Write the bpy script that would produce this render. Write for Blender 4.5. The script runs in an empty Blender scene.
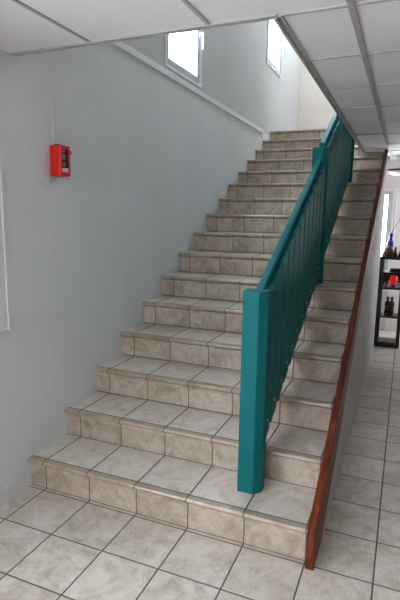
import bpy, bmesh, math, random
from mathutils import Vector, Matrix
random.seed(7)
C = bpy.context.scene.collection
SC = bpy.context.scene
H, G, NOSE = 0.17, 0.3256, 0.024         # riser, going, nosing overhang
W = 1.565                                # stair width
ZC = 2.301                               # suspended ceiling
NSTEP = 16

# ------------------------------------------------------------------ materials
def srgb(r, g, b):
    f = lambda c: (c/255/12.92) if c/255 <= .04045 else ((c/255+.055)/1.055)**2.4
    return (f(r), f(g), f(b), 1)

class NT:
    def __init__(s, name):
        s.m = bpy.data.materials.new(name); s.m.use_nodes = True
        s.t = s.m.node_tree; s.b = s.t.nodes['Principled BSDF']
        s.out = s.t.nodes['Material Output']
    def n(s, kind, **kw):
        nd = s.t.nodes.new(kind)
        for k, v in kw.items(): setattr(nd, k, v)
        return nd
    def l(s, a, b): s.t.links.new(a, b)
    def math(s, op, a, b=None, c=None):
        nd = s.n('ShaderNodeMath', operation=op)
        for i, v in enumerate((a, b, c)):
            if v is None: continue
            if isinstance(v, (int, float)): nd.inputs[i].default_value = v
            else: s.l(v, nd.inputs[i])
        return nd.outputs[0]
    def coords(s):
        tc = s.n('ShaderNodeTexCoord'); sp = s.n('ShaderNodeSeparateXYZ')
        s.l(tc.outputs['Object'], sp.inputs[0])
        return tc.outputs['Object'], sp.outputs
    def noise(s, vec, scale, detail=4, rough=.55, dist=0):
        nd = s.n('ShaderNodeTexNoise'); s.l(vec, nd.inputs['Vector'])
        nd.inputs['Scale'].default_value = scale; nd.inputs['Detail'].default_value = detail
        nd.inputs['Roughness'].default_value = rough; nd.inputs['Distortion'].default_value = dist
        return nd.outputs['Fac']
    def ramp(s, fac, stops):
        nd = s.n('ShaderNodeValToRGB'); s.l(fac, nd.inputs[0])
        e = nd.color_ramp.elements
        while len(e) < len(stops): e.new(.5)
        for el, (p, c) in zip(e, stops): el.position = p; el.color = c
        return nd.outputs[0]
    def mix(s, fac, a, b):
        nd = s.n('ShaderNodeMix', data_type='RGBA')
        for i, v in ((0, fac), (6, a), (7, b)):
            if isinstance(v, (int, float, tuple)): nd.inputs[i].default_value = v
            else: s.l(v, nd.inputs[i])
        return nd.outputs[2]
    def bump(s, h, strength=.2, dist=.002):
        nd = s.n('ShaderNodeBump'); nd.inputs['Strength'].default_value = strength
        nd.inputs['Distance'].default_value = dist
        s.l(h, nd.inputs['Height']); s.l(nd.outputs[0], s.b.inputs['Normal'])
    def scaled(s, vec, sc):
        nd = s.n('ShaderNodeMapping'); s.l(vec, nd.inputs[0]); nd.inputs['Scale'].default_value = sc
        return nd.outputs[0]

def plain(name, col, rough=.5, spec=.5, metal=0, var=.06, nscale=18, bump=.05, coat=0):
    t = NT(name); vec, xyz = t.coords()
    f = t.noise(vec, nscale, 3)
    c2 = tuple(c*(1-var) for c in col[:3])+(1,); c1 = tuple(min(1, c*(1+var)) for c in col[:3])+(1,)
    t.l(t.ramp(f, [(.3, c2), (.7, c1)]), t.b.inputs['Base Color'])
    t.b.inputs['Roughness'].default_value = rough; t.b.inputs['Metallic'].default_value = metal
    t.b.inputs['Specular IOR Level'].default_value = spec
    t.b.inputs['Coat Weight'].default_value = coat
    if bump: t.bump(t.noise(vec, nscale*6, 2), bump, .002)
    return t.m

S = .2905; OX = .105
def tile(name, vaxis=None, voff=0, vsize=S, dark=(.33, .27, .21), mid=(.50, .44, .37), light=(.62, .58, .51), wgrout=.007, grout=(.085, .070, .058, 1), rough=.30, spec=.8, extra=()):
    t = NT(name); vec, xyz = t.coords()
    def line(sock, off, size):
        u = t.math('DIVIDE', t.math('SUBTRACT', sock, off), size)
        d = t.math('MULTIPLY', t.math('ABSOLUTE', t.math('SUBTRACT', t.math('FRACT', t.math('ADD', u, .5)), .5)), size)
        return t.math('FLOOR', u), d
    iu, d = line(xyz['X'], OX, S)
    if vaxis:
        iv, dv = line(xyz[vaxis], voff, vsize)
        d = t.math('MINIMUM', d, dv)
    else:
        iv = t.math('FLOOR', t.math('DIVIDE', t.math('ADD', xyz['Z'], -.001), H))
    for ax_, of_, sz_ in extra: d = t.math('MINIMUM', d, line(xyz[ax_], of_, sz_)[1])
    mr = t.n('ShaderNodeMapRange'); t.l(d, mr.inputs[0])
    mr.inputs[1].default_value = wgrout*.35; mr.inputs[2].default_value = wgrout*.65
    mask = mr.outputs[0]                                     # 1 on the tile, 0 in the joint or an extra line
    cb = t.n('ShaderNodeCombineXYZ'); t.l(iu, cb.inputs[0]); t.l(iv, cb.inputs[1])
    t.l(t.math('FLOOR', t.math('DIVIDE', t.math('ADD', xyz['Z'], .05), H)), cb.inputs[2])
    wn = t.n('ShaderNodeTexWhiteNoise'); t.l(cb.outputs[0], wn.inputs[0])
    sc = t.n('ShaderNodeVectorMath', operation='SCALE'); t.l(wn.outputs['Color'], sc.inputs[0]); sc.inputs['Scale'].default_value = 9
    ad = t.n('ShaderNodeVectorMath', operation='ADD'); t.l(vec, ad.inputs[0]); t.l(sc.outputs[0], ad.inputs[1])
    f1 = t.noise(ad.outputs[0], 7, 8, .68, 1.1)
    f2 = t.noise(ad.outputs[0], 42, 5, .7, .8)
    f = t.math('ADD', t.math('MULTIPLY', f1, .68), t.math('MULTIPLY', f2, .32))
    col = t.ramp(f, [(.37, dark+(1,)), (.48, mid+(1,)), (.59, light+(1,))])
    hv = t.n('ShaderNodeHueSaturation'); t.l(col, hv.inputs['Color'])
    t.l(t.math('ADD', t.math('MULTIPLY', wn.outputs['Value'], .14), .93), hv.inputs['Value'])
    t.l(t.mix(mask, grout, hv.outputs[0]), t.b.inputs['Base Color'])
    t.l(t.math('ADD', t.math('MULTIPLY', mask, rough-.85), .85), t.b.inputs['Roughness'])
    t.b.inputs['Specular IOR Level'].default_value = spec
    t.bump(t.math('ADD', mask, t.math('MULTIPLY', f2, .15)), .4, .002)
    return t.m

def wallpaint(name, col, streak=.3, blot=.035):
    t = NT(name); vec, xyz = t.coords()
    f = t.noise(vec, 1.7, 5, .6)
    lo = tuple(c*(1-blot) for c in col[:3])+(1,); hi = tuple(min(.95, c*(1+blot)) for c in col[:3])+(1,)
    base = t.ramp(f, [(.3, lo), (.7, hi)])
    # small scuffs with shapes of their own
    sc = t.noise(vec, 9, 3, .5, 1.0)
    sm = t.ramp(sc, [(.735, (0, 0, 0, 1)), (.79, (.35, .35, .35, 1))])
    t.l(t.mix(sm, base, tuple(c*.72 for c in col[:3])+(1,)), t.b.inputs['Base Color'])
    t.b.inputs['Roughness'].default_value = .6
    v2 = t.scaled(vec, (28, 28, 1.6))
    a = t.noise(v2, 1.0, 3, .6); b = t.noise(vec, 60, 3, .6)
    t.bump(t.math('ADD', t.math('MULTIPLY', a, streak*3), t.math('MULTIPLY', b, .9)), .6, .004)
    return t.m

def wood(name):
    t = NT(name); vec, xyz = t.coords()
    v2 = t.scaled(vec, (40, 3, 9)); f = t.noise(v2, 1.0, 6, .65, .8)
    t.l(t.ramp(f, [(.3, srgb(58, 22, 9)), (.5, srgb(100, 44, 20)), (.72, srgb(132, 64, 32))]), t.b.inputs['Base Color'])
    t.b.inputs['Roughness'].default_value = .42; t.b.inputs['Specular IOR Level'].default_value = .25
    t.bump(f, .12, .002)
    return t.m

def glass(name, tint=(.97, .98, 1, 1)):
    t = NT(name)
    tr = t.n('ShaderNodeBsdfTransparent'); tr.inputs[0].default_value = tint
    gl = t.n('ShaderNodeBsdfGlossy'); gl.inputs['Roughness'].default_value = .03
    lw = t.n('ShaderNodeLayerWeight'); fc = t.math('POWER', lw.outputs['Facing'], 5)
    lw.inputs[0].default_value = .5
    fr = t.math('ADD', t.math('MULTIPLY', fc, .5), .03)
    mx = t.n('ShaderNodeMixShader'); t.l(fr, mx.inputs[0]); t.l(tr.outputs[0], mx.inputs[1]); t.l(gl.outputs[0], mx.inputs[2])
    t.l(mx.outputs[0], t.out.inputs[0])
    return t.m

def emit(name, col, strength):
    t = NT(name); t.b.inputs['Base Color'].default_value = col
    t.b.inputs['Emission Color'].default_value = col; t.b.inputs['Emission Strength'].default_value = strength
    return t.m

def ceiling_tile_mat(name):
    t = NT(name); vec, xyz = t.coords()
    f = t.noise(vec, 120, 3, .6); g = t.noise(vec, 2.2, 3, .5)
    t.l(t.ramp(g, [(.3, (.80, .78, .785, 1)), (.7, (.86, .84, .845, 1))]), t.b.inputs['Base Color'])
    t.b.inputs['Roughness'].default_value = .9
    t.bump(f, .3, .002)
    return t.m

M = {}
M['floor'] = tile('floor_tiles', 'Y', 0.003, dark=(.43, .36, .29), mid=(.58, .52, .445), light=(.69, .65, .585))
M['tread'] = tile('tread_tiles', 'Y', .041, G, dark=(.47, .41, .345), mid=(.60, .55, .48), light=(.70, .66, .60), rough=.28, wgrout=.008, spec=.9, grout=(.075, .06, .048, 1))  # paler than the risers; light from above is partly in this colour
M['riser'] = tile('riser_tiles', None, dark=(.32, .245, .185), mid=(.44, .36, .285), light=(.55, .475, .395), wgrout=.006, grout=(.13, .10, .078, 1), spec=.4, extra=(('Z', -.0305, H), ('Z', .001, H)))  # darkened for weaker light; first extra line is painted shade under the nosing
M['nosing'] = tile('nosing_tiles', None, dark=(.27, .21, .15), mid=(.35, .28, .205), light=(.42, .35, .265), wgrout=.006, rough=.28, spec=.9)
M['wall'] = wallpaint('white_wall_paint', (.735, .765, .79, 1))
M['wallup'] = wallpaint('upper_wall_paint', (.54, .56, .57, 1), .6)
M['warmlit'] = wallpaint('warm_lit_wall_paint', (.56, .525, .475, 1), .5)  # warm light on the upper back wall is put into this colour
M['hallwall'] = wallpaint('hall_wall_paint', (.74, .71, .73, 1))
M['stairwall'] = wallpaint('grey_white_wall_paint', (.58, .57, .54, 1))
M['darkhallwall'] = wallpaint('dark_low_bounce_wall', (.15, .12, .10, 1))  # unseen hall wall, kept dark to cut bounce onto the railing
M['outerwall'] = wallpaint('dim_low_bounce_shaft_wall', (.22, .20, .18, 1))  # unseen shaft walls, darkened to hold down the fill light upstairs
M['ceil'] = ceiling_tile_mat('mineral_ceiling_tile')
M['bar'] = plain('ceiling_bar_metal', (.42, .415, .41, 1), .5)
M['whitebar'] = plain('white_bar_and_glint', (.72, .72, .72, 1), .35)
M['dark'] = plain('dark_void_plaster', (.12, .12, .12, 1), .9)
M['white'] = plain('white_gloss_paint', (.78, .80, .82, 1), .35, var=.02)
M['pvc'] = plain('white_pvc', (.50, .58, .66, 1), .3, var=.02)
M['teal'] = plain('teal_gloss_paint', (.010, .135, .143, 1), .38, spec=.06, var=.08, nscale=7, bump=.06)
M['steel'] = plain('screw_steel', (.45, .60, .62, 1), .35, metal=.6)
M['wood'] = wood('varnished_red_wood')
M['red'] = plain('red_plastic', srgb(214, 22, 14), .35, var=.05)
M['darkred'] = plain('dark_red_plastic', srgb(120, 22, 24), .4)
M['boxglass'] = plain('dark_window_plastic', srgb(84, 30, 32), .2)
M['greypart'] = plain('grey_plastic', srgb(150, 145, 142), .4)
M['label'] = plain('paper_label', srgb(225, 222, 218), .6, var=.02)
M['ink'] = plain('label_ink', srgb(60, 58, 62), .6)
M['glass'] = glass('window_glass')
M['black'] = plain('black_lacquer_wood', srgb(20, 18, 20), .4, var=.15)
M['blue'] = plain('blue_glazed_glass', srgb(24, 36, 150), .15, var=.12, nscale=30)
M['paleblue'] = plain('pale_blue_glaze', srgb(48, 66, 140), .2, var=.15, nscale=30)
M['stone'] = plain('brown_stoneware', srgb(88, 70, 60), .5, var=.25, nscale=26)
M['gold'] = plain('ochre_glaze', srgb(160, 120, 70), .4, var=.2)
M['darkfig'] = plain('dark_red_carved_wood', srgb(48, 22, 22), .4)
M['statue'] = plain('carved_brown_wood', srgb(74, 46, 26), .4, var=.35, nscale=45, bump=.3)
M['tray'] = plain('brown_wood_box', srgb(70, 38, 28), .5)
M['redglass'] = emit('glowing_red_glass', srgb(205, 30, 20), .4)
M['redpanel'] = plain('dark_red_panel', srgb(92, 22, 22), .5)
M['ceramic'] = plain('white_ceramic', srgb(235, 225, 222), .3, var=.02)
M['straw'] = plain('straw_stick', srgb(150, 138, 120), .7)
M['rose'] = plain('frosted_rose_glass', srgb(225, 205, 200), .3, var=.04)
M['bronze'] = plain('dark_bronze', srgb(48, 34, 34), .4, metal=.3)
M['base'] = plain('white_skirting_paint', (.72, .73, .74, 1), .4, var=.03)

# ------------------------------------------------------------------ mesh helpers
class MB:
    def __init__(s): s.bm = bmesh.new()
    def box(s, x0, x1, y0, y1, z0, z1):
        r = bmesh.ops.create_cube(s.bm, size=1)
        for v in r['verts']:
            v.co = Vector(((x0+x1)/2+v.co.x*(x1-x0), (y0+y1)/2+v.co.y*(y1-y0), (z0+z1)/2+v.co.z*(z1-z0)))
        return r['verts']
    def prism(s, pts, axis, a, b):
        def P(p, t):
            return {'x': (t, p[0], p[1]), 'y': (p[0], t, p[1]), 'z': (p[0], p[1], t)}[axis]
        A = [s.bm.verts.new(P(p, a)) for p in pts]; B = [s.bm.verts.new(P(p, b)) for p in pts]
        n = len(pts)
        s.bm.faces.new(A); s.bm.faces.new(B[::-1])
        for i in range(n):
            s.bm.faces.new([A[i], B[i], B[(i+1) % n], A[(i+1) % n]])
    def sweep(s, prof_a, prof_b):
        A = [s.bm.verts.new(p) for p in prof_a]; B = [s.bm.verts.new(p) for p in prof_b]; n = len(A)
        s.bm.faces.new(A); s.bm.faces.new(B[::-1])
        for i in range(n): s.bm.faces.new([A[i], B[i], B[(i+1) % n], A[(i+1) % n]])
    def lathe(s, prof, loc, seg=20, sx=1, sy=1):
        rings = []
        for r, z in prof:
            rings.append([s.bm.verts.new((loc[0]+sx*r*math.cos(2*math.pi*k/seg), loc[1]+sy*r*math.sin(2*math.pi*k/seg), loc[2]+z)) for k in range(seg)])
        for a, b in zip(rings, rings[1:]):
            for k in range(seg):
                s.bm.faces.new([a[k], a[(k+1) % seg], b[(k+1) % seg], b[k]])
        s.bm.faces.new(rings[0][::-1]); s.bm.faces.new(rings[-1])
    def tube(s, p, q, r, seg=10):
        p, q = Vector(p), Vector(q); d = (q-p); L = d.length
        mat = Matrix.Translation((p+q)/2) @ d.to_track_quat('Z', 'Y').to_matrix().to_4x4()
        bmesh.ops.create_cone(s.bm, cap_ends=True, segments=seg, radius1=r, radius2=r, depth=L, matrix=mat)
    def ball(s, c, r, sx=1, sy=1, sz=1):
        mat = Matrix.Translation(c) @ Matrix.Diagonal((r*sx, r*sy, r*sz, 1))
        bmesh.ops.create_uvsphere(s.bm, u_segments=16, v_segments=10, radius=1, matrix=mat)
    def build(s, name, mat, parent=None, bevel=0, seg=2, smooth=False, kind=None):
        bmesh.ops.recalc_face_normals(s.bm, faces=s.bm.faces)
        me = bpy.data.meshes.new(name)
        if parent is not None:
            org = world_loc(parent)
            bmesh.ops.translate(s.bm, vec=-org, verts=s.bm.verts)
        if smooth:
            for f in s.bm.faces: f.smooth = True
        s.bm.to_mesh(me); s.bm.free()
        o = bpy.data.objects.new(name, me); C.objects.link(o)
        o.data.materials.append(mat)
        if parent is not None: o.parent = parent
        if bevel:
            m = o.modifiers.new('bevel', 'BEVEL'); m.width = bevel; m.segments = seg; m.limit_method = 'ANGLE'; m.angle_limit = math.radians(35)
        if kind: o['kind'] = kind
        return o

def world_loc(o):
    v = Vector((0, 0, 0))
    while o: v += Vector(o.location); o = o.parent
    return v

def tag(o, label, cat, group=None):
    o['label'] = label; o['category'] = cat
    if group: o['group'] = group
    return o

def thing(name, label, cat, loc, group=None):
    o = bpy.data.objects.new(name, None); C.objects.link(o)
    o.location = loc; o.empty_display_size = .1
    return tag(o, label, cat, group)

def one(name, mat, *boxes, parent=None, bevel=0, kind=None):
    m = MB()
    for b in boxes: m.box(*b)
    return m.build(name, mat, parent, bevel, kind=kind)

# ------------------------------------------------------------------ the setting
XR, YF, YB, ZU = 2.85, -4.4, 5.1, 4.95          # hall right wall, front wall, hall back wall, upstairs ceiling
YU = 6.75                                        # upstairs back wall
XS = 1.63                                        # right side of the upper stair shaft
W1 = (1.68, 2.42, 2.69, 4.70); W0 = (.30, .90, 3.2, 4.3); W2 = (4.60, 5.38, 3.52, 4.60)  # W0 is an added hidden window, W1 made taller, both for stair light

one('floor', M['floor'], (-.2, XR+.2, YF-.2, YB+.2, -.12, 0), kind='structure')
def wall_open(x0, x1, y0, y1, z0, z1, ops):
    """boxes of a wall along Y with openings (ya,yb,za,zb), sorted by y"""
    out = []; y = y0
    for ya, yb, za, zb in ops:
        out.append((x0, x1, y, ya, z0, z1))
        if za > z0: out.append((x0, x1, ya, yb, z0, za))
        if zb < z1: out.append((x0, x1, ya, yb, zb, z1))
        y = yb
    out.append((x0, x1, y, y1, z0, z1)); return out
LW = (-3.3, -1.5, .85, 2.15)  # unseen window, set here to light the front floor and lower steps
one('wall_left', M['wall'], *wall_open(-.2, 0, YF, YU, 0, 2.645, [LW]), kind='structure')
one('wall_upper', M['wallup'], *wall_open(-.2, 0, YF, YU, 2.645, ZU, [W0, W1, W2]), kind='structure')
one('wall_upper_back', M['warmlit'], (-.2, XS+.15, YU, YU+.15, 2.5, ZU), kind='structure')
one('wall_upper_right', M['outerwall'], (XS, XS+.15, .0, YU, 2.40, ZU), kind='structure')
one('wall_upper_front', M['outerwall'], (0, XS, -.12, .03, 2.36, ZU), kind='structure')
SK = (.30, 1.35, 5.2, 6.2)                          # added skylight, out of view, to light the back of the stair shaft
one('ceiling_upper', M['white'], (-.2, SK[0], -.12, YU+.15, ZU, ZU+.1), (SK[1], XS+.15, -.12, YU+.15, ZU, ZU+.1), (SK[0], SK[1], -.12, SK[2], ZU, ZU+.1), (SK[0], SK[1], SK[3], YU+.15, ZU, ZU+.1), kind='structure')
m = MB()
m.box(SK[0], SK[0]+.05, SK[2], SK[3], ZU+.03, ZU+.12); m.box(SK[1]-.05, SK[1], SK[2], SK[3], ZU+.03, ZU+.12)
m.box(SK[0]+.05, SK[1]-.05, SK[2], SK[2]+.05, ZU+.03, ZU+.12); m.box(SK[0]+.05, SK[1]-.05, SK[3]-.05, SK[3], ZU+.03, ZU+.12)
sk = m.build('added_skylight', M['white'], kind='structure')
one('pane', M['glass'], (SK[0]+.046, SK[1]-.046, SK[2]+.046, SK[3]-.046, ZU+.07, ZU+.075), parent=sk)
one('floor_upper', M['floor'], (0, XS, G*15+NOSE+.29, YU, 2.50, 2.72), kind='structure')

# hall shell: right wall with an added window, back wall with a window, front wall with an unseen glazed entrance
HW = (4.56, 5.04, .6, 1.9)  # added window out of view, brightens the far end of the hall
one('wall_right', M['darkhallwall'], *wall_open(XR, XR+.2, YF, YB, 0, 2.45, [HW]), kind='structure')
BW = (.55, 1.612, .75, 1.86)
one('wall_back', M['hallwall'], (0, BW[0], YB, YB+.2, 0, 2.36), (BW[0], BW[1], YB, YB+.2, 0, BW[2]), (BW[0], BW[1], YB, YB+.2, BW[3], 2.36), (BW[1], XR+.2, YB, YB+.2, 0, 2.5), kind='structure')
FD = (.25, .80, 0, 2.2)
one('wall_front', M['wall'], (-.2, FD[0], YF-.2, YF, 0, 2.45), (FD[1], XR+.2, YF-.2, YF, 0, 2.45), (FD[0], FD[1], YF-.2, YF, FD[3], 2.45), kind='structure')

# suspended ceiling: individual tiles in one mesh, slab above
m = MB()
xs = [-.12, .465, 1.05, 1.61, 2.20, XR]
ys = [YF, -4.12, -3.53, -2.93, -2.34, -1.75, -1.156, -.563, .03, .613, 1.21, 1.795, 2.40, 2.98, 3.60, 4.19, 4.79, YB]
for i in range(len(xs)-1):
    for j in range(len(ys)-1):
        a, b, c, d = max(xs[i], 0), xs[i+1], ys[j], ys[j+1]
        if c >= .02:
            if b < 1.2: continue
            if a < 1.33: a = 1.335
            if a < 1.6 and c > 3.5:
                if c > 3.7: continue
                d = 4.25
            if a > 1.5 and a < 1.62: a = 1.605
            vs = m.box(a, b, c, d, ZC, ZC+.02)
            if a < 1.4 and abs(c-2.40) < .01:        # one tile sags at its far edge
                for v in vs:
                    if v.co.y > c+.3: v.co.y -= .06
        else:
            m.box(a, b, c, d, ZC, ZC+.02)
m.box(0, XR, YF, -.12, ZC+.06, ZC+.30); m.box(XS+.15, XR, -.12, YB, ZC+.06, ZC+.30); m.box(1.34, XS+.15, 0.03, 4.12, ZC+.06, ZC+.10)
ceil = m.build('ceiling', M['ceil'], kind='structure')

m = MB()
zt0, zt1 = ZC-.005, ZC+.004
for x in xs[1:-1]:
    if x < 1.2: m.box(x-.008, x+.008, YF, .03, zt0, zt1)
    elif x < 1.7: m.box(x-.013, x+.013, YF, 3.6, zt0-.002, zt1)
    else: m.box(x-.012, x+.012, YF, YB, zt0, zt1)
for y in ys[1:-1]:
    if y < 0: m.box(0, XR, y-.008, y+.008, zt0, zt1)
    elif y < .1: m.box(1.335, XR, y-.008, y+.008, zt0, zt1)
    elif y < 3.5: m.box(1.335, XR, y-.008, y+.008, zt0, zt1)
    else: m.box(1.605, XR, y-.008, y+.008, zt0, zt1)
m.build('ceiling_grid', M['bar'], kind='structure')
one('bar_glint_strip', M['whitebar'], (1.597, 1.625, 3.6, YB, ZC-.012, ZC+.004), kind='structure')  # window glint on the far T-bar, painted as a white strip
# edge angle around the stair opening: a shallow channel along the flight, a thin lip across its foot
m = MB()
m.box(1.318, 1.330, .03, 4.2, ZC-.014, ZC+.05); m.box(1.330, 1.352, .03, 4.2, ZC-.006, ZC+.004)
m.box(0, 1.33, .012, .042, ZC-.008, ZC+.05)
m.build('trim_3', M['bar'], kind='structure')
one('trim_1', M['white'], (0, .022, -.12, 4.53, 2.617, 2.664), bevel=.004, kind='structure')
one('baseboard_left', M['base'], (0, .006, YF, -.078, 0, .088), bevel=.003, kind='structure')

# wall under the outer edge of the stairs (covers the lower half of the string board)
def ztop(y): return .17+.522*y
gp = [(.20, .274), (.74, .25), (1.5, .17), (2.4, .13), (3.4, .11), (4.12, .10)]
pts = [(y, max(0, ztop(y)-gpv)) for y, gpv in gp]
m = MB(); m.prism([(4.12, 0)]+pts, 'x', 1.5675, 1.603); m.build('wall_stairs', M['stairwall'], kind='structure')

# ------------------------------------------------------------------ windows
def window(name, axis, y0, y1, z0, z1, depth0, depth1, handle_side=1, stile=.055, mat='pvc', hz=None):
    """a casement; the frame is the window, sash / pane / handle its children. axis 'x': pane faces X."""
    def B(m, u0, u1, w0, w1, d0, d1):
        if axis == 'x': m.box(d0, d1, u0, u1, w0, w1)
        else: m.box(u0, u1, d0, d1, w0, w1)
    f = .025
    m = MB()
    B(m, y0, y0+f, z0, z1, depth0, depth1); B(m, y1-f, y1, z0, z1, depth0, depth1)
    B(m, y0+f, y1-f, z0, z0+f, depth0, depth1); B(m, y0+f, y1-f, z1-f, z1, depth0, depth1)
    fr = m.build(name, M['white'], bevel=.003, kind='structure')
    a0, a1, c0, c1 = y0+f+.006, y1-f-.006, z0+f+.006, z1-f-.006
    sg = 1 if depth1 > depth0 else -1
    dd0, dd1 = depth0+.2*(depth1-depth0), depth1-.15*(depth1-depth0)
    m = MB()
    B(m, a0, a0+stile, c0, c1, dd0, dd1); B(m, a1-stile, a1, c0, c1, dd0, dd1)
    B(m, a0+stile, a1-stile, c0, c0+stile, dd0, dd1); B(m, a0+stile, a1-stile, c1-stile, c1, dd0, dd1)
    m.build('sash', M[mat], fr, bevel=.004)
    m = MB(); g = (dd0+dd1)/2
    B(m, a0+stile-.004, a1-stile+.004, c0+stile-.004, c1-stile+.004, min(g-.002, g+.002), max(g-.002, g+.002)); m.build('pane', M['glass'], fr)
    if handle_side is not None:
        hy = a1-stile/2 if handle_side > 0 else a0+stile/2
        hz = hz or (z0+z1)/2
        m = MB()
        B(m, hy-.013, hy+.013, hz-.035, hz+.035, *sorted((dd1, dd1+sg*.010)))
        B(m, hy-.009, hy+.009, hz-.012, hz+.012, *sorted((dd1, dd1+sg*.045)))
        B(m, hy-.010, hy+.010, hz-.13, hz+.012, *sorted((dd1+sg*.035, dd1+sg*.05)))
        m.build('handle', M['white'], fr, bevel=.004)
    return fr
w = window('window_1', 'x', W1[0], W1[1], W1[2], W1[3], -.07, .012, hz=3.14)
w = window('added_upper_window', 'x', W0[0], W0[1], W0[2], W0[3], -.07, .012)
w = window('window_2', 'x', W2[0], W2[1], W2[2], W2[3], -.07, .012, hz=3.95)
w = window('window_3', 'y', BW[0], 1.685, BW[2]-.05, 1.927, YB-.001, YB-.03, None, .0505)
one('trim_4', M['hallwall'], (1.688, 1.715, YB-.02, YB, 0, 1.955), (.5, 1.688, YB-.02, YB, 1.922, 1.955), kind='structure', bevel=.003)
w = window('added_hall_window', 'x', HW[0], HW[1], HW[2], HW[3], XR+.10, XR+.02, None)
w = window('unseen_front_window', 'x', LW[0], LW[1], LW[2], LW[3], -.10, -.03, None)
# glazed double entrance, unseen behind the viewer, placed for the front light
m = MB(); xm = (FD[0]+FD[1])/2
for a, b in ((FD[0], xm), (xm, FD[1])):
    m.box(a, a+.07, YF-.12, YF-.06, 0, FD[3]); m.box(b-.07, b, YF-.12, YF-.06, 0, FD[3])
    m.box(a+.07, b-.07, YF-.12, YF-.06, 0, .12); m.box(a+.07, b-.07, YF-.12, YF-.06, FD[3]-.08, FD[3])
dr = m.build('unseen_entrance_door', M['white'], kind='structure', bevel=.003)
one('pane', M['glass'], (FD[0]+.066, xm-.066, YF-.092, YF-.088, .116, FD[3]-.076), (xm+.066, FD[1]-.066, YF-.092, YF-.088, .116, FD[3]-.076), parent=dr)

# ------------------------------------------------------------------ staircase
st = thing('staircase', 'tiled straight staircase with beige marbled treads and a red wooden side board', 'staircase', (0, 0, 0))
DZP = {3: .3, 4: 1.0, 5: 1.5, 6: 1.7, 7: 1.7, 8: 1.9, 9: 1.9, 10: 1.6, 11: 1.5, 12: .8, 13: .2, 14: -.6, 15: -1.0, 16: -1.2}
def dz(i): return DZP.get(i, 0)*math.hypot(1.2, G*(i-1)+1.98)/487   # each riser is a few mm off, as built
for i in range(1, NSTEP+1):
    y0 = NOSE+G*(i-1); z = H*i
    yb = y0+G if i < NSTEP else y0+.29
    zb = max(0.0, H*(i-2)+.02)
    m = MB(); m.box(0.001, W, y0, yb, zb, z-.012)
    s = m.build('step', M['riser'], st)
    m = MB(); m.box(0.001, W, y0+.012, yb, z-.012, z)
    m.build('tread', M['tread'], s)
    ya = G*(i-1); r = .014
    prof = [(y0+.0125, z+.0008), (ya+r, z+.0008)]
    for k in range(1, 9):
        a = math.pi/2+math.pi*k/8
        prof.append((ya+r+r*math.cos(a)*1.0, z-.0125+(.0133)*math.sin(a)))
    prof += [(ya+r+.006, z-.0262), (y0, z-.028), (y0+.0125, z-.028)]
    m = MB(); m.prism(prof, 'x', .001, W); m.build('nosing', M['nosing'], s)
    s.location.z = dz(i)
# outer string board
d0 = .008
m = MB()
def zb_(y): return ztop(y)-.30
pts = [(-.026, 0), (.20, 0)]+[(y, ztop(y)-g_+.002) for y, g_ in gp[1:]]+[(4.12, 2.293), (4.02, 2.293), (-.026, ztop(-.026)+d0)]
m.prism(pts, 'x', W, 1.602)
sb = m.build('string_board', M['wood'], st, bevel=.005); sb['label'] = 'red brown varnished wooden board'

# ------------------------------------------------------------------ railing
rl = thing('stair_railing', 'teal painted wooden railing with flat slats standing on the stair treads', 'railing', (1.24, .21, H))
X0, X1 = 1.181, 1.297
def post(y0, y1, z0, z1, parent):
    ch = .036
    m = MB()
    m.prism([(X0, y0), (X1-ch, y0), (X1, y0+ch+.006), (X1, y1), (X0, y1)], 'z', z0, z1)
    return m.build('newel_post', M['teal'], parent, bevel=.004)
posts = [(.168, .262, H+.0005, 1.187), (1.744, 1.838, 6*H+dz(6)+.0005, 2.035), (3.36, 3.454, 11*H+dz(11)+.0005, 2.90)]
for p in posts: post(*p, rl)
def rail_run(ya, za, yb, zbv, ga, gb):
    sl = (zbv-za)/(yb-ya)
    A0, A1, B0, B1 = 1.212, 1.2555, 1.256, 1.281
    def prof(y, z): return [(A0, y, z-.008), (A0+.008, y, z), (A1-.008, y, z), (A1, y, z-.008), (A1, y, z-.085), (A0, y, z-.085)]
    m = MB(); m.sweep(prof(ya, za), prof(yb, zbv)); m.build('top_rail', M['teal'], rl, bevel=.002)
    def bot(y): return ztop(y)+ga+(gb-ga)*(y-ya)/(yb-ya)
    m = MB()
    bp = lambda y: [(A0, y, bot(y)), (A1, y, bot(y)), (A1, y, bot(y)+.085), (A0, y, bot(y)+.085)]
    m.sweep(bp(ya), bp(yb)); br = m.build('bottom_rail', M['teal'], rl, bevel=.003)
    n = 11; pitch = (yb-ya)/n; wd = pitch*.77
    zt = lambda y: za+sl*(y-ya)-.042
    for k in range(n):
        a = ya+pitch*(k+.5)-wd/2; b = a+wd
        m = MB(); m.prism([(a, bot(a)-.002), (b, bot(b)-.002), (b, zt(b)), (a, zt(a))], 'x', B0, B1)
        sl_ = m.build('slat', M['teal'], rl, bevel=.0025)
        yc = (a+b)/2; zc = bot(yc)+.085
        m = MB(); m.tube((B1-.0005, yc, zc), (B1+.003, yc, zc), .0075, 10); m.build('screw', M['steel'], sl_)
rail_run(.262, 1.184, 1.744, 1.95, .075, .028)
rail_run(1.838, 2.035+.045, 3.36, 2.035+.045+.53*(3.36-1.838), .035, .03)

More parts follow.
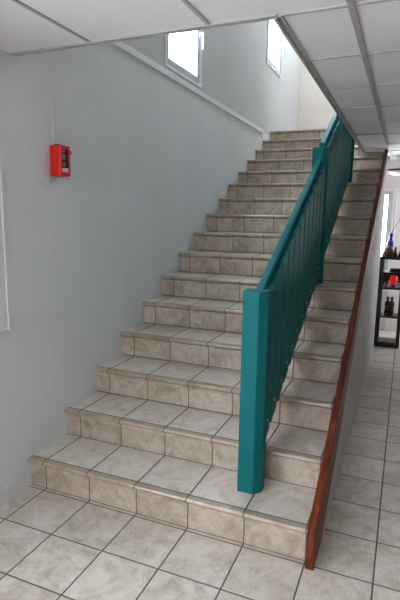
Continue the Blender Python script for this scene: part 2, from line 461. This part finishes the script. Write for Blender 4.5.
# ------------------------------------------------------------------ things on the left wall
fb = thing('alarm_box', 'small red alarm box with a glass front and white label on the white wall', 'alarm', (0, .316, 1.735))
y0, y1, z0, z1 = .277, .356, 1.735, 1.902
one('housing', M['red'], (0.0005, .070, y0, y1, z0, z1), parent=fb, bevel=.005)
m = MB()
m.box(.0702, .080, y0, y0+.010, z0+.002, z1-.002); m.box(.0702, .080, y1-.010, y1, z0+.002, z1-.002)
m.box(.0702, .080, y0+.010, y1-.010, z0+.002, z0+.020); m.box(.0702, .080, y0+.010, y1-.010, z1-.018, z1-.002)
m.build('front_frame', M['red'], fb, bevel=.002)
one('front_window', M['boxglass'], (.0702, .074, y0+.010, y1-.010, z0+.020, z1-.018), parent=fb)
one('paper_label', M['label'], (.0741, .0765, y0+.011, y1-.014, z0+.022, z0+.045), parent=fb)
one('contact', M['greypart'], (.0741, .0775, y0+.020, y0+.040, z0+.055, z0+.075), (.0741, .077, y0+.016, y0+.040, z0+.090, z0+.118), (.0741, .077, y0+.018, y0+.036, z0+.128, z0+.142), parent=fb, bevel=.002)
one('hinge_tab', M['red'], (.0702, .084, y1-.002, y1+.010, z1-.045, z1-.022), parent=fb, bevel=.002)
one('cable_gland', M['darkred'], (.02, .045, y0+.015, y0+.045, z1, z1+.008), parent=fb, bevel=.002)
tag(one('cable_duct', M['wall'], (.0005, .006, .309, .321, 1.911, ZC-.002), bevel=.003), 'thin white cable duct running down the wall to the red alarm box', 'duct')
nb = thing('wall_board', 'flat white board on the left wall cut by the photo edge', 'board', (0, -.45, .93))
one('panel', M['wall'], (.0005, .010, -.80, -.102, .945, 1.75), parent=nb)
one('edge_strip', M['wall'], (.0005, .014, -.102, -.082, .93, 1.765), (.0005, .014, -.82, -.80, .93, 1.765), (.0005, .014, -.80, -.102, .93, .945), (.0005, .014, -.80, -.102, 1.75, 1.765), parent=nb, bevel=.002)

# ------------------------------------------------------------------ etagere in the hall
E0, E1, EY0, EY1, ET = 1.578, 1.885, 4.15, 4.42, 1.09
et = thing('shelf_unit', 'narrow black open shelf unit at the end of the wall beside the stairs', 'shelf unit', ((E0+E1)/2, (EY0+EY1)/2, 0))
pw = .042
for x, x2 in ((E0, E0+.066), (E1-pw, E1)):
    for y in (EY0, EY1-pw):
        one('side_post', M['black'], (x, x2, y, y+pw, 0, ET-.03), parent=et, bevel=.002)
one('top_board', M['black'], (E0-.006, E1+.006, EY0-.006, EY1+.006, ET-.03, ET), parent=et, bevel=.003)
lev = [(.018, .045), (.362, .020), (.705, .020), (.885, .022)]
for z, t in lev:
    one('shelf_board', M['black'], (E0+.002, E1-.002, EY0+.003, EY1-.003, z, z+t), parent=et, bevel=.002)
one('back_panel', M['redpanel'], (E0+.066, E1-pw, EY1-.02, EY1-.008, .726, .884), parent=et)
zT = ET
# on the top board
vz = MB(); vz.lathe([(.030, 0), (.048, .012), (.060, .045), (.055, .085), (.038, .108), (.034, .118)], (1.688, 4.22, zT), 22)
tag(vz.build('stone_vase', M['stone'], smooth=True), 'round brown stoneware vase on the black shelf below the blue bottle', 'vase')
bt = thing('bottle', 'blue glass bottle standing on top of the black shelf unit', 'bottle', (1.695, 4.355, zT))
m = MB(); m.lathe([(.034, 0), (.040, .01), (.042, .10), (.041, .150), (.034, .178), (.022, .188)], (1.695, 4.355, zT), 22); m.build('body', M['paleblue'], bt, smooth=True)
m = MB(); m.lathe([(.021, .1885), (.019, .21), (.024, .236), (.023, .262), (.012, .275)], (1.695, 4.355, zT), 20); m.build('neck', M['blue'], bt, smooth=True)
m = MB(); m.tube((1.697, 4.355, zT+.2755), (1.80, 4.30, zT+.485), .0035, 8)
tag(m.build('reed_stick', M['straw']), 'thin straw reed leaning out of the blue bottle', 'reed')
m = MB(); m.lathe([(.016, 0), (.022, .01), (.018, .03), (.009, .048)], (1.634, 4.20, zT), 16)
tag(m.build('ochre_pot', M['gold'], smooth=True), 'tiny ochre pot at the left corner of the black shelf top', 'pot')
m = MB(); m.lathe([(.026, 0), (.032, .012), (.024, .05), (.016, .085), (.020, .097), (.008, .112)], (1.757, 4.40, zT), 18)
tag(m.build('ochre_flask', M['gold'], smooth=True), 'ochre flask behind the round brown vase on the black shelf', 'flask')
for x, h, lb in ((1.763, .075, 'dark red carved cone figurine next to the brown vase'), (1.812, .082, 'dark red carved cone figurine at the right end of the shelf top')):
    f = thing('cone_figurine', lb, 'figurine', (x, 4.21, zT), 'carved figurines on the shelf top')
    m = MB(); m.lathe([(.022, 0), (.024, .012), (.017, .035), (.010, .05), (.008, .054)], (x, 4.21, zT), 16); m.build('body', M['darkfig'], f, smooth=True)
    m = MB(); m.ball((x, 4.21, zT+h-.014), .0125, 1, 1, 1.2); m.build('head', M['darkfig'], f, smooth=True)
# first compartment
z = .885+.022
tx = thing('wooden_box', 'low dark brown wooden box lying on the upper shelf board', 'box', (1.79, 4.30, z))
one('body', M['tray'], (1.718, 1.838, 4.22, 4.36, z, z+.028), parent=tx, bevel=.003)
one('lid', M['tray'], (1.714, 1.842, 4.216, 4.364, z+.0285, z+.042), parent=tx, bevel=.003)
# second compartment
z = .725
ln = thing('lantern', 'glowing red glass candle lantern on the middle shelf board', 'lantern', (1.765, 4.34, z))
m = MB(); m.lathe([(.036, 0), (.040, .008), (.036, .016)], (1.765, 4.34, z), 20); m.build('foot', M['bronze'], ln, smooth=True)
m = MB(); m.lathe([(.034, .0165), (.046, .04), (.050, .08), (.042, .115), (.030, .130)], (1.765, 4.34, z), 22); m.build('glass_bowl', M['redglass'], ln, smooth=True)
cf = MB(); cf.lathe([(.026, 0), (.026, .006), (.016, .03), (.010, .055), (.013, .066), (.009, .078), (.002, .084)], (1.722, 4.23, z), 18)
tag(cf.build('ceramic_cone', M['ceramic'], smooth=True), 'white ceramic cone figure before the red lantern', 'figurine')
cu = thing('ceramic_cup', 'white square ceramic cup to the right of the red lantern', 'cup', (1.812, 4.24, z))
m = MB(); m.prism([(1.788, 4.212), (1.836, 4.212), (1.836, 4.262), (1.788, 4.262)], 'z', z, z+.058); m.build('cup_body', M['ceramic'], cu, bevel=.006)
one('rim', M['redpanel'], (1.794, 1.83, 4.218, 4.256, z+.0582, z+.0625), parent=cu)
m = MB(); m.lathe([(.014, 0), (.018, .01), (.018, .03), (.010, .038), (.012, .052), (.007, .056)], (1.672, 4.20, z), 16)
tag(m.build('small_jar', M['greypart'], smooth=True), 'tiny grey jar by the left post on the middle shelf', 'jar')
# third compartment: carved embracing couple
z = .382
m = MB()
cx, cy = 1.742, 4.26
m.lathe([(.048, 0), (.052, .01), (.050, .024), (.044, .028)], (cx, cy, z), 22, 1, .8)
for s in (-1, 1):
    m.lathe([(.030, .024), (.034, .05), (.026, .085), (.031, .12), (.026, .145), (.012, .158), (.011, .166)], (cx+s*.020, cy, z), 16, 1, .9)
    m.ball((cx+s*.022, cy, z+.182), .019, .9, 1, 1.15)
    m.ball((cx+s*.038, cy-.008, z+.115), .017, .8, .9, 2.2)
    m.ball((cx+s*.016, cy-.024, z+.098), .013, 1.8, .8, .8)
    m.ball((cx+s*.030, cy-.012, z+.045), .022, 1.1, 1.1, 1)
for v in m.bm.verts: v.co = Vector((cx, cy, z))+(v.co-Vector((cx, cy, z)))*1.12
tag(m.build('couple_statue', M['statue'], smooth=True), 'carved brown wooden statue of a couple on the lower shelf board', 'statue')

# hanging bowl lamp near the hall ceiling
lx, ly = 1.722, 4.70
lp = thing('ceiling_lamp', 'round frosted bowl lamp with dark rim hanging below the hall ceiling', 'lamp', (lx, ly, ZC))
m = MB(); m.lathe([(.02, 2.058), (.055, 2.063), (.100, 2.081), (.130, 2.102), (.138, 2.114)], (lx, ly, 0), 32); m.build('bowl', M['rose'], lp, smooth=True)
m = MB(); m.lathe([(.139, 2.1145), (.146, 2.117), (.146, 2.134), (.136, 2.137)], (lx, ly, 0), 32); m.build('rim', M['bronze'], lp, smooth=True)
m = MB()
m.tube((lx, ly, 2.12), (lx, ly, ZC-.02), .009); m.lathe([(.05, ZC-.026), (.05, ZC-.002)], (lx, ly, 0), 20)
m.build('stem', M['whitebar'], lp)
m = MB(); m.lathe([(.004, 2.038), (.014, 2.045), (.012, 2.0578)], (lx, ly, 0), 14); m.build('finial', M['ceramic'], lp, smooth=True)

# ------------------------------------------------------------------ daylight
wd = bpy.data.worlds.new('overcast'); SC.world = wd; wd.use_nodes = True
bg = wd.node_tree.nodes['Background']; bg.inputs[0].default_value = (.95, .98, 1.0, 1); bg.inputs[1].default_value = 16.0
def portal(name, loc, rot, sx, sy):
    l = bpy.data.lights.new(name, 'AREA'); l.shape = 'RECTANGLE'; l.size = sx; l.size_y = sy
    l.cycles.is_portal = True
    o = bpy.data.objects.new(name, l); C.objects.link(o); o.location = loc; o.rotation_euler = rot
R90 = math.pi/2
portal('daylight_added_skylight', ((SK[0]+SK[1])/2, (SK[2]+SK[3])/2, ZU+.14), (0, 0, 0), SK[1]-SK[0], SK[3]-SK[2])
portal('daylight_window', (-.21, (W1[0]+W1[1])/2, (W1[2]+W1[3])/2), (0, -R90, 0), W1[3]-W1[2], W1[1]-W1[0])
portal('daylight_window', (-.21, (W0[0]+W0[1])/2, (W0[2]+W0[3])/2), (0, -R90, 0), W0[3]-W0[2], W0[1]-W0[0])
portal('daylight_window', (-.21, (W2[0]+W2[1])/2, (W2[2]+W2[3])/2), (0, -R90, 0), W2[3]-W2[2], W2[1]-W2[0])
portal('daylight_window', (XR+.21, (HW[0]+HW[1])/2, (HW[2]+HW[3])/2), (0, R90, 0), HW[3]-HW[2], HW[1]-HW[0])
portal('daylight_window', ((BW[0]+BW[1])/2, YB+.21, (BW[2]+BW[3])/2), (-R90, 0, 0), BW[1]-BW[0], BW[3]-BW[2])
portal('daylight_window', (-.21, (LW[0]+LW[1])/2, (LW[2]+LW[3])/2), (0, -R90, 0), LW[3]-LW[2], LW[1]-LW[0])
portal('daylight_door', ((FD[0]+FD[1])/2, YF-.21, FD[3]/2), (R90, 0, 0), FD[1]-FD[0], FD[3])

# ------------------------------------------------------------------ camera
cx, cy, cz, pan, tilt, roll, fpx = 1.86202802, -1.97761118, 1.52336829, .39585109, .169543301, .0149046718, 486.592404
F = Vector((-math.sin(pan)*math.cos(tilt), math.cos(pan)*math.cos(tilt), -math.sin(tilt)))
Rr = Vector((math.cos(pan), math.sin(pan), 0)); U = Rr.cross(F)
R2 = math.cos(roll)*Rr+math.sin(roll)*U; U2 = -math.sin(roll)*Rr+math.cos(roll)*U
cam = bpy.data.cameras.new('camera'); cam.sensor_fit = 'VERTICAL'; cam.sensor_height = 36; cam.sensor_width = 24
cam.lens = fpx/600*36; cam.clip_start = .05
co = bpy.data.objects.new('camera', cam); C.objects.link(co)
mt = Matrix((R2, U2, -F)).transposed().to_4x4(); mt.translation = Vector((cx, cy, cz)); co.matrix_world = mt
SC.camera = co
vs = SC.view_settings; vs.view_transform = 'Standard'; vs.look = 'None'; vs.gamma = 1; vs.exposure = 0.44; vs.use_curve_mapping = False
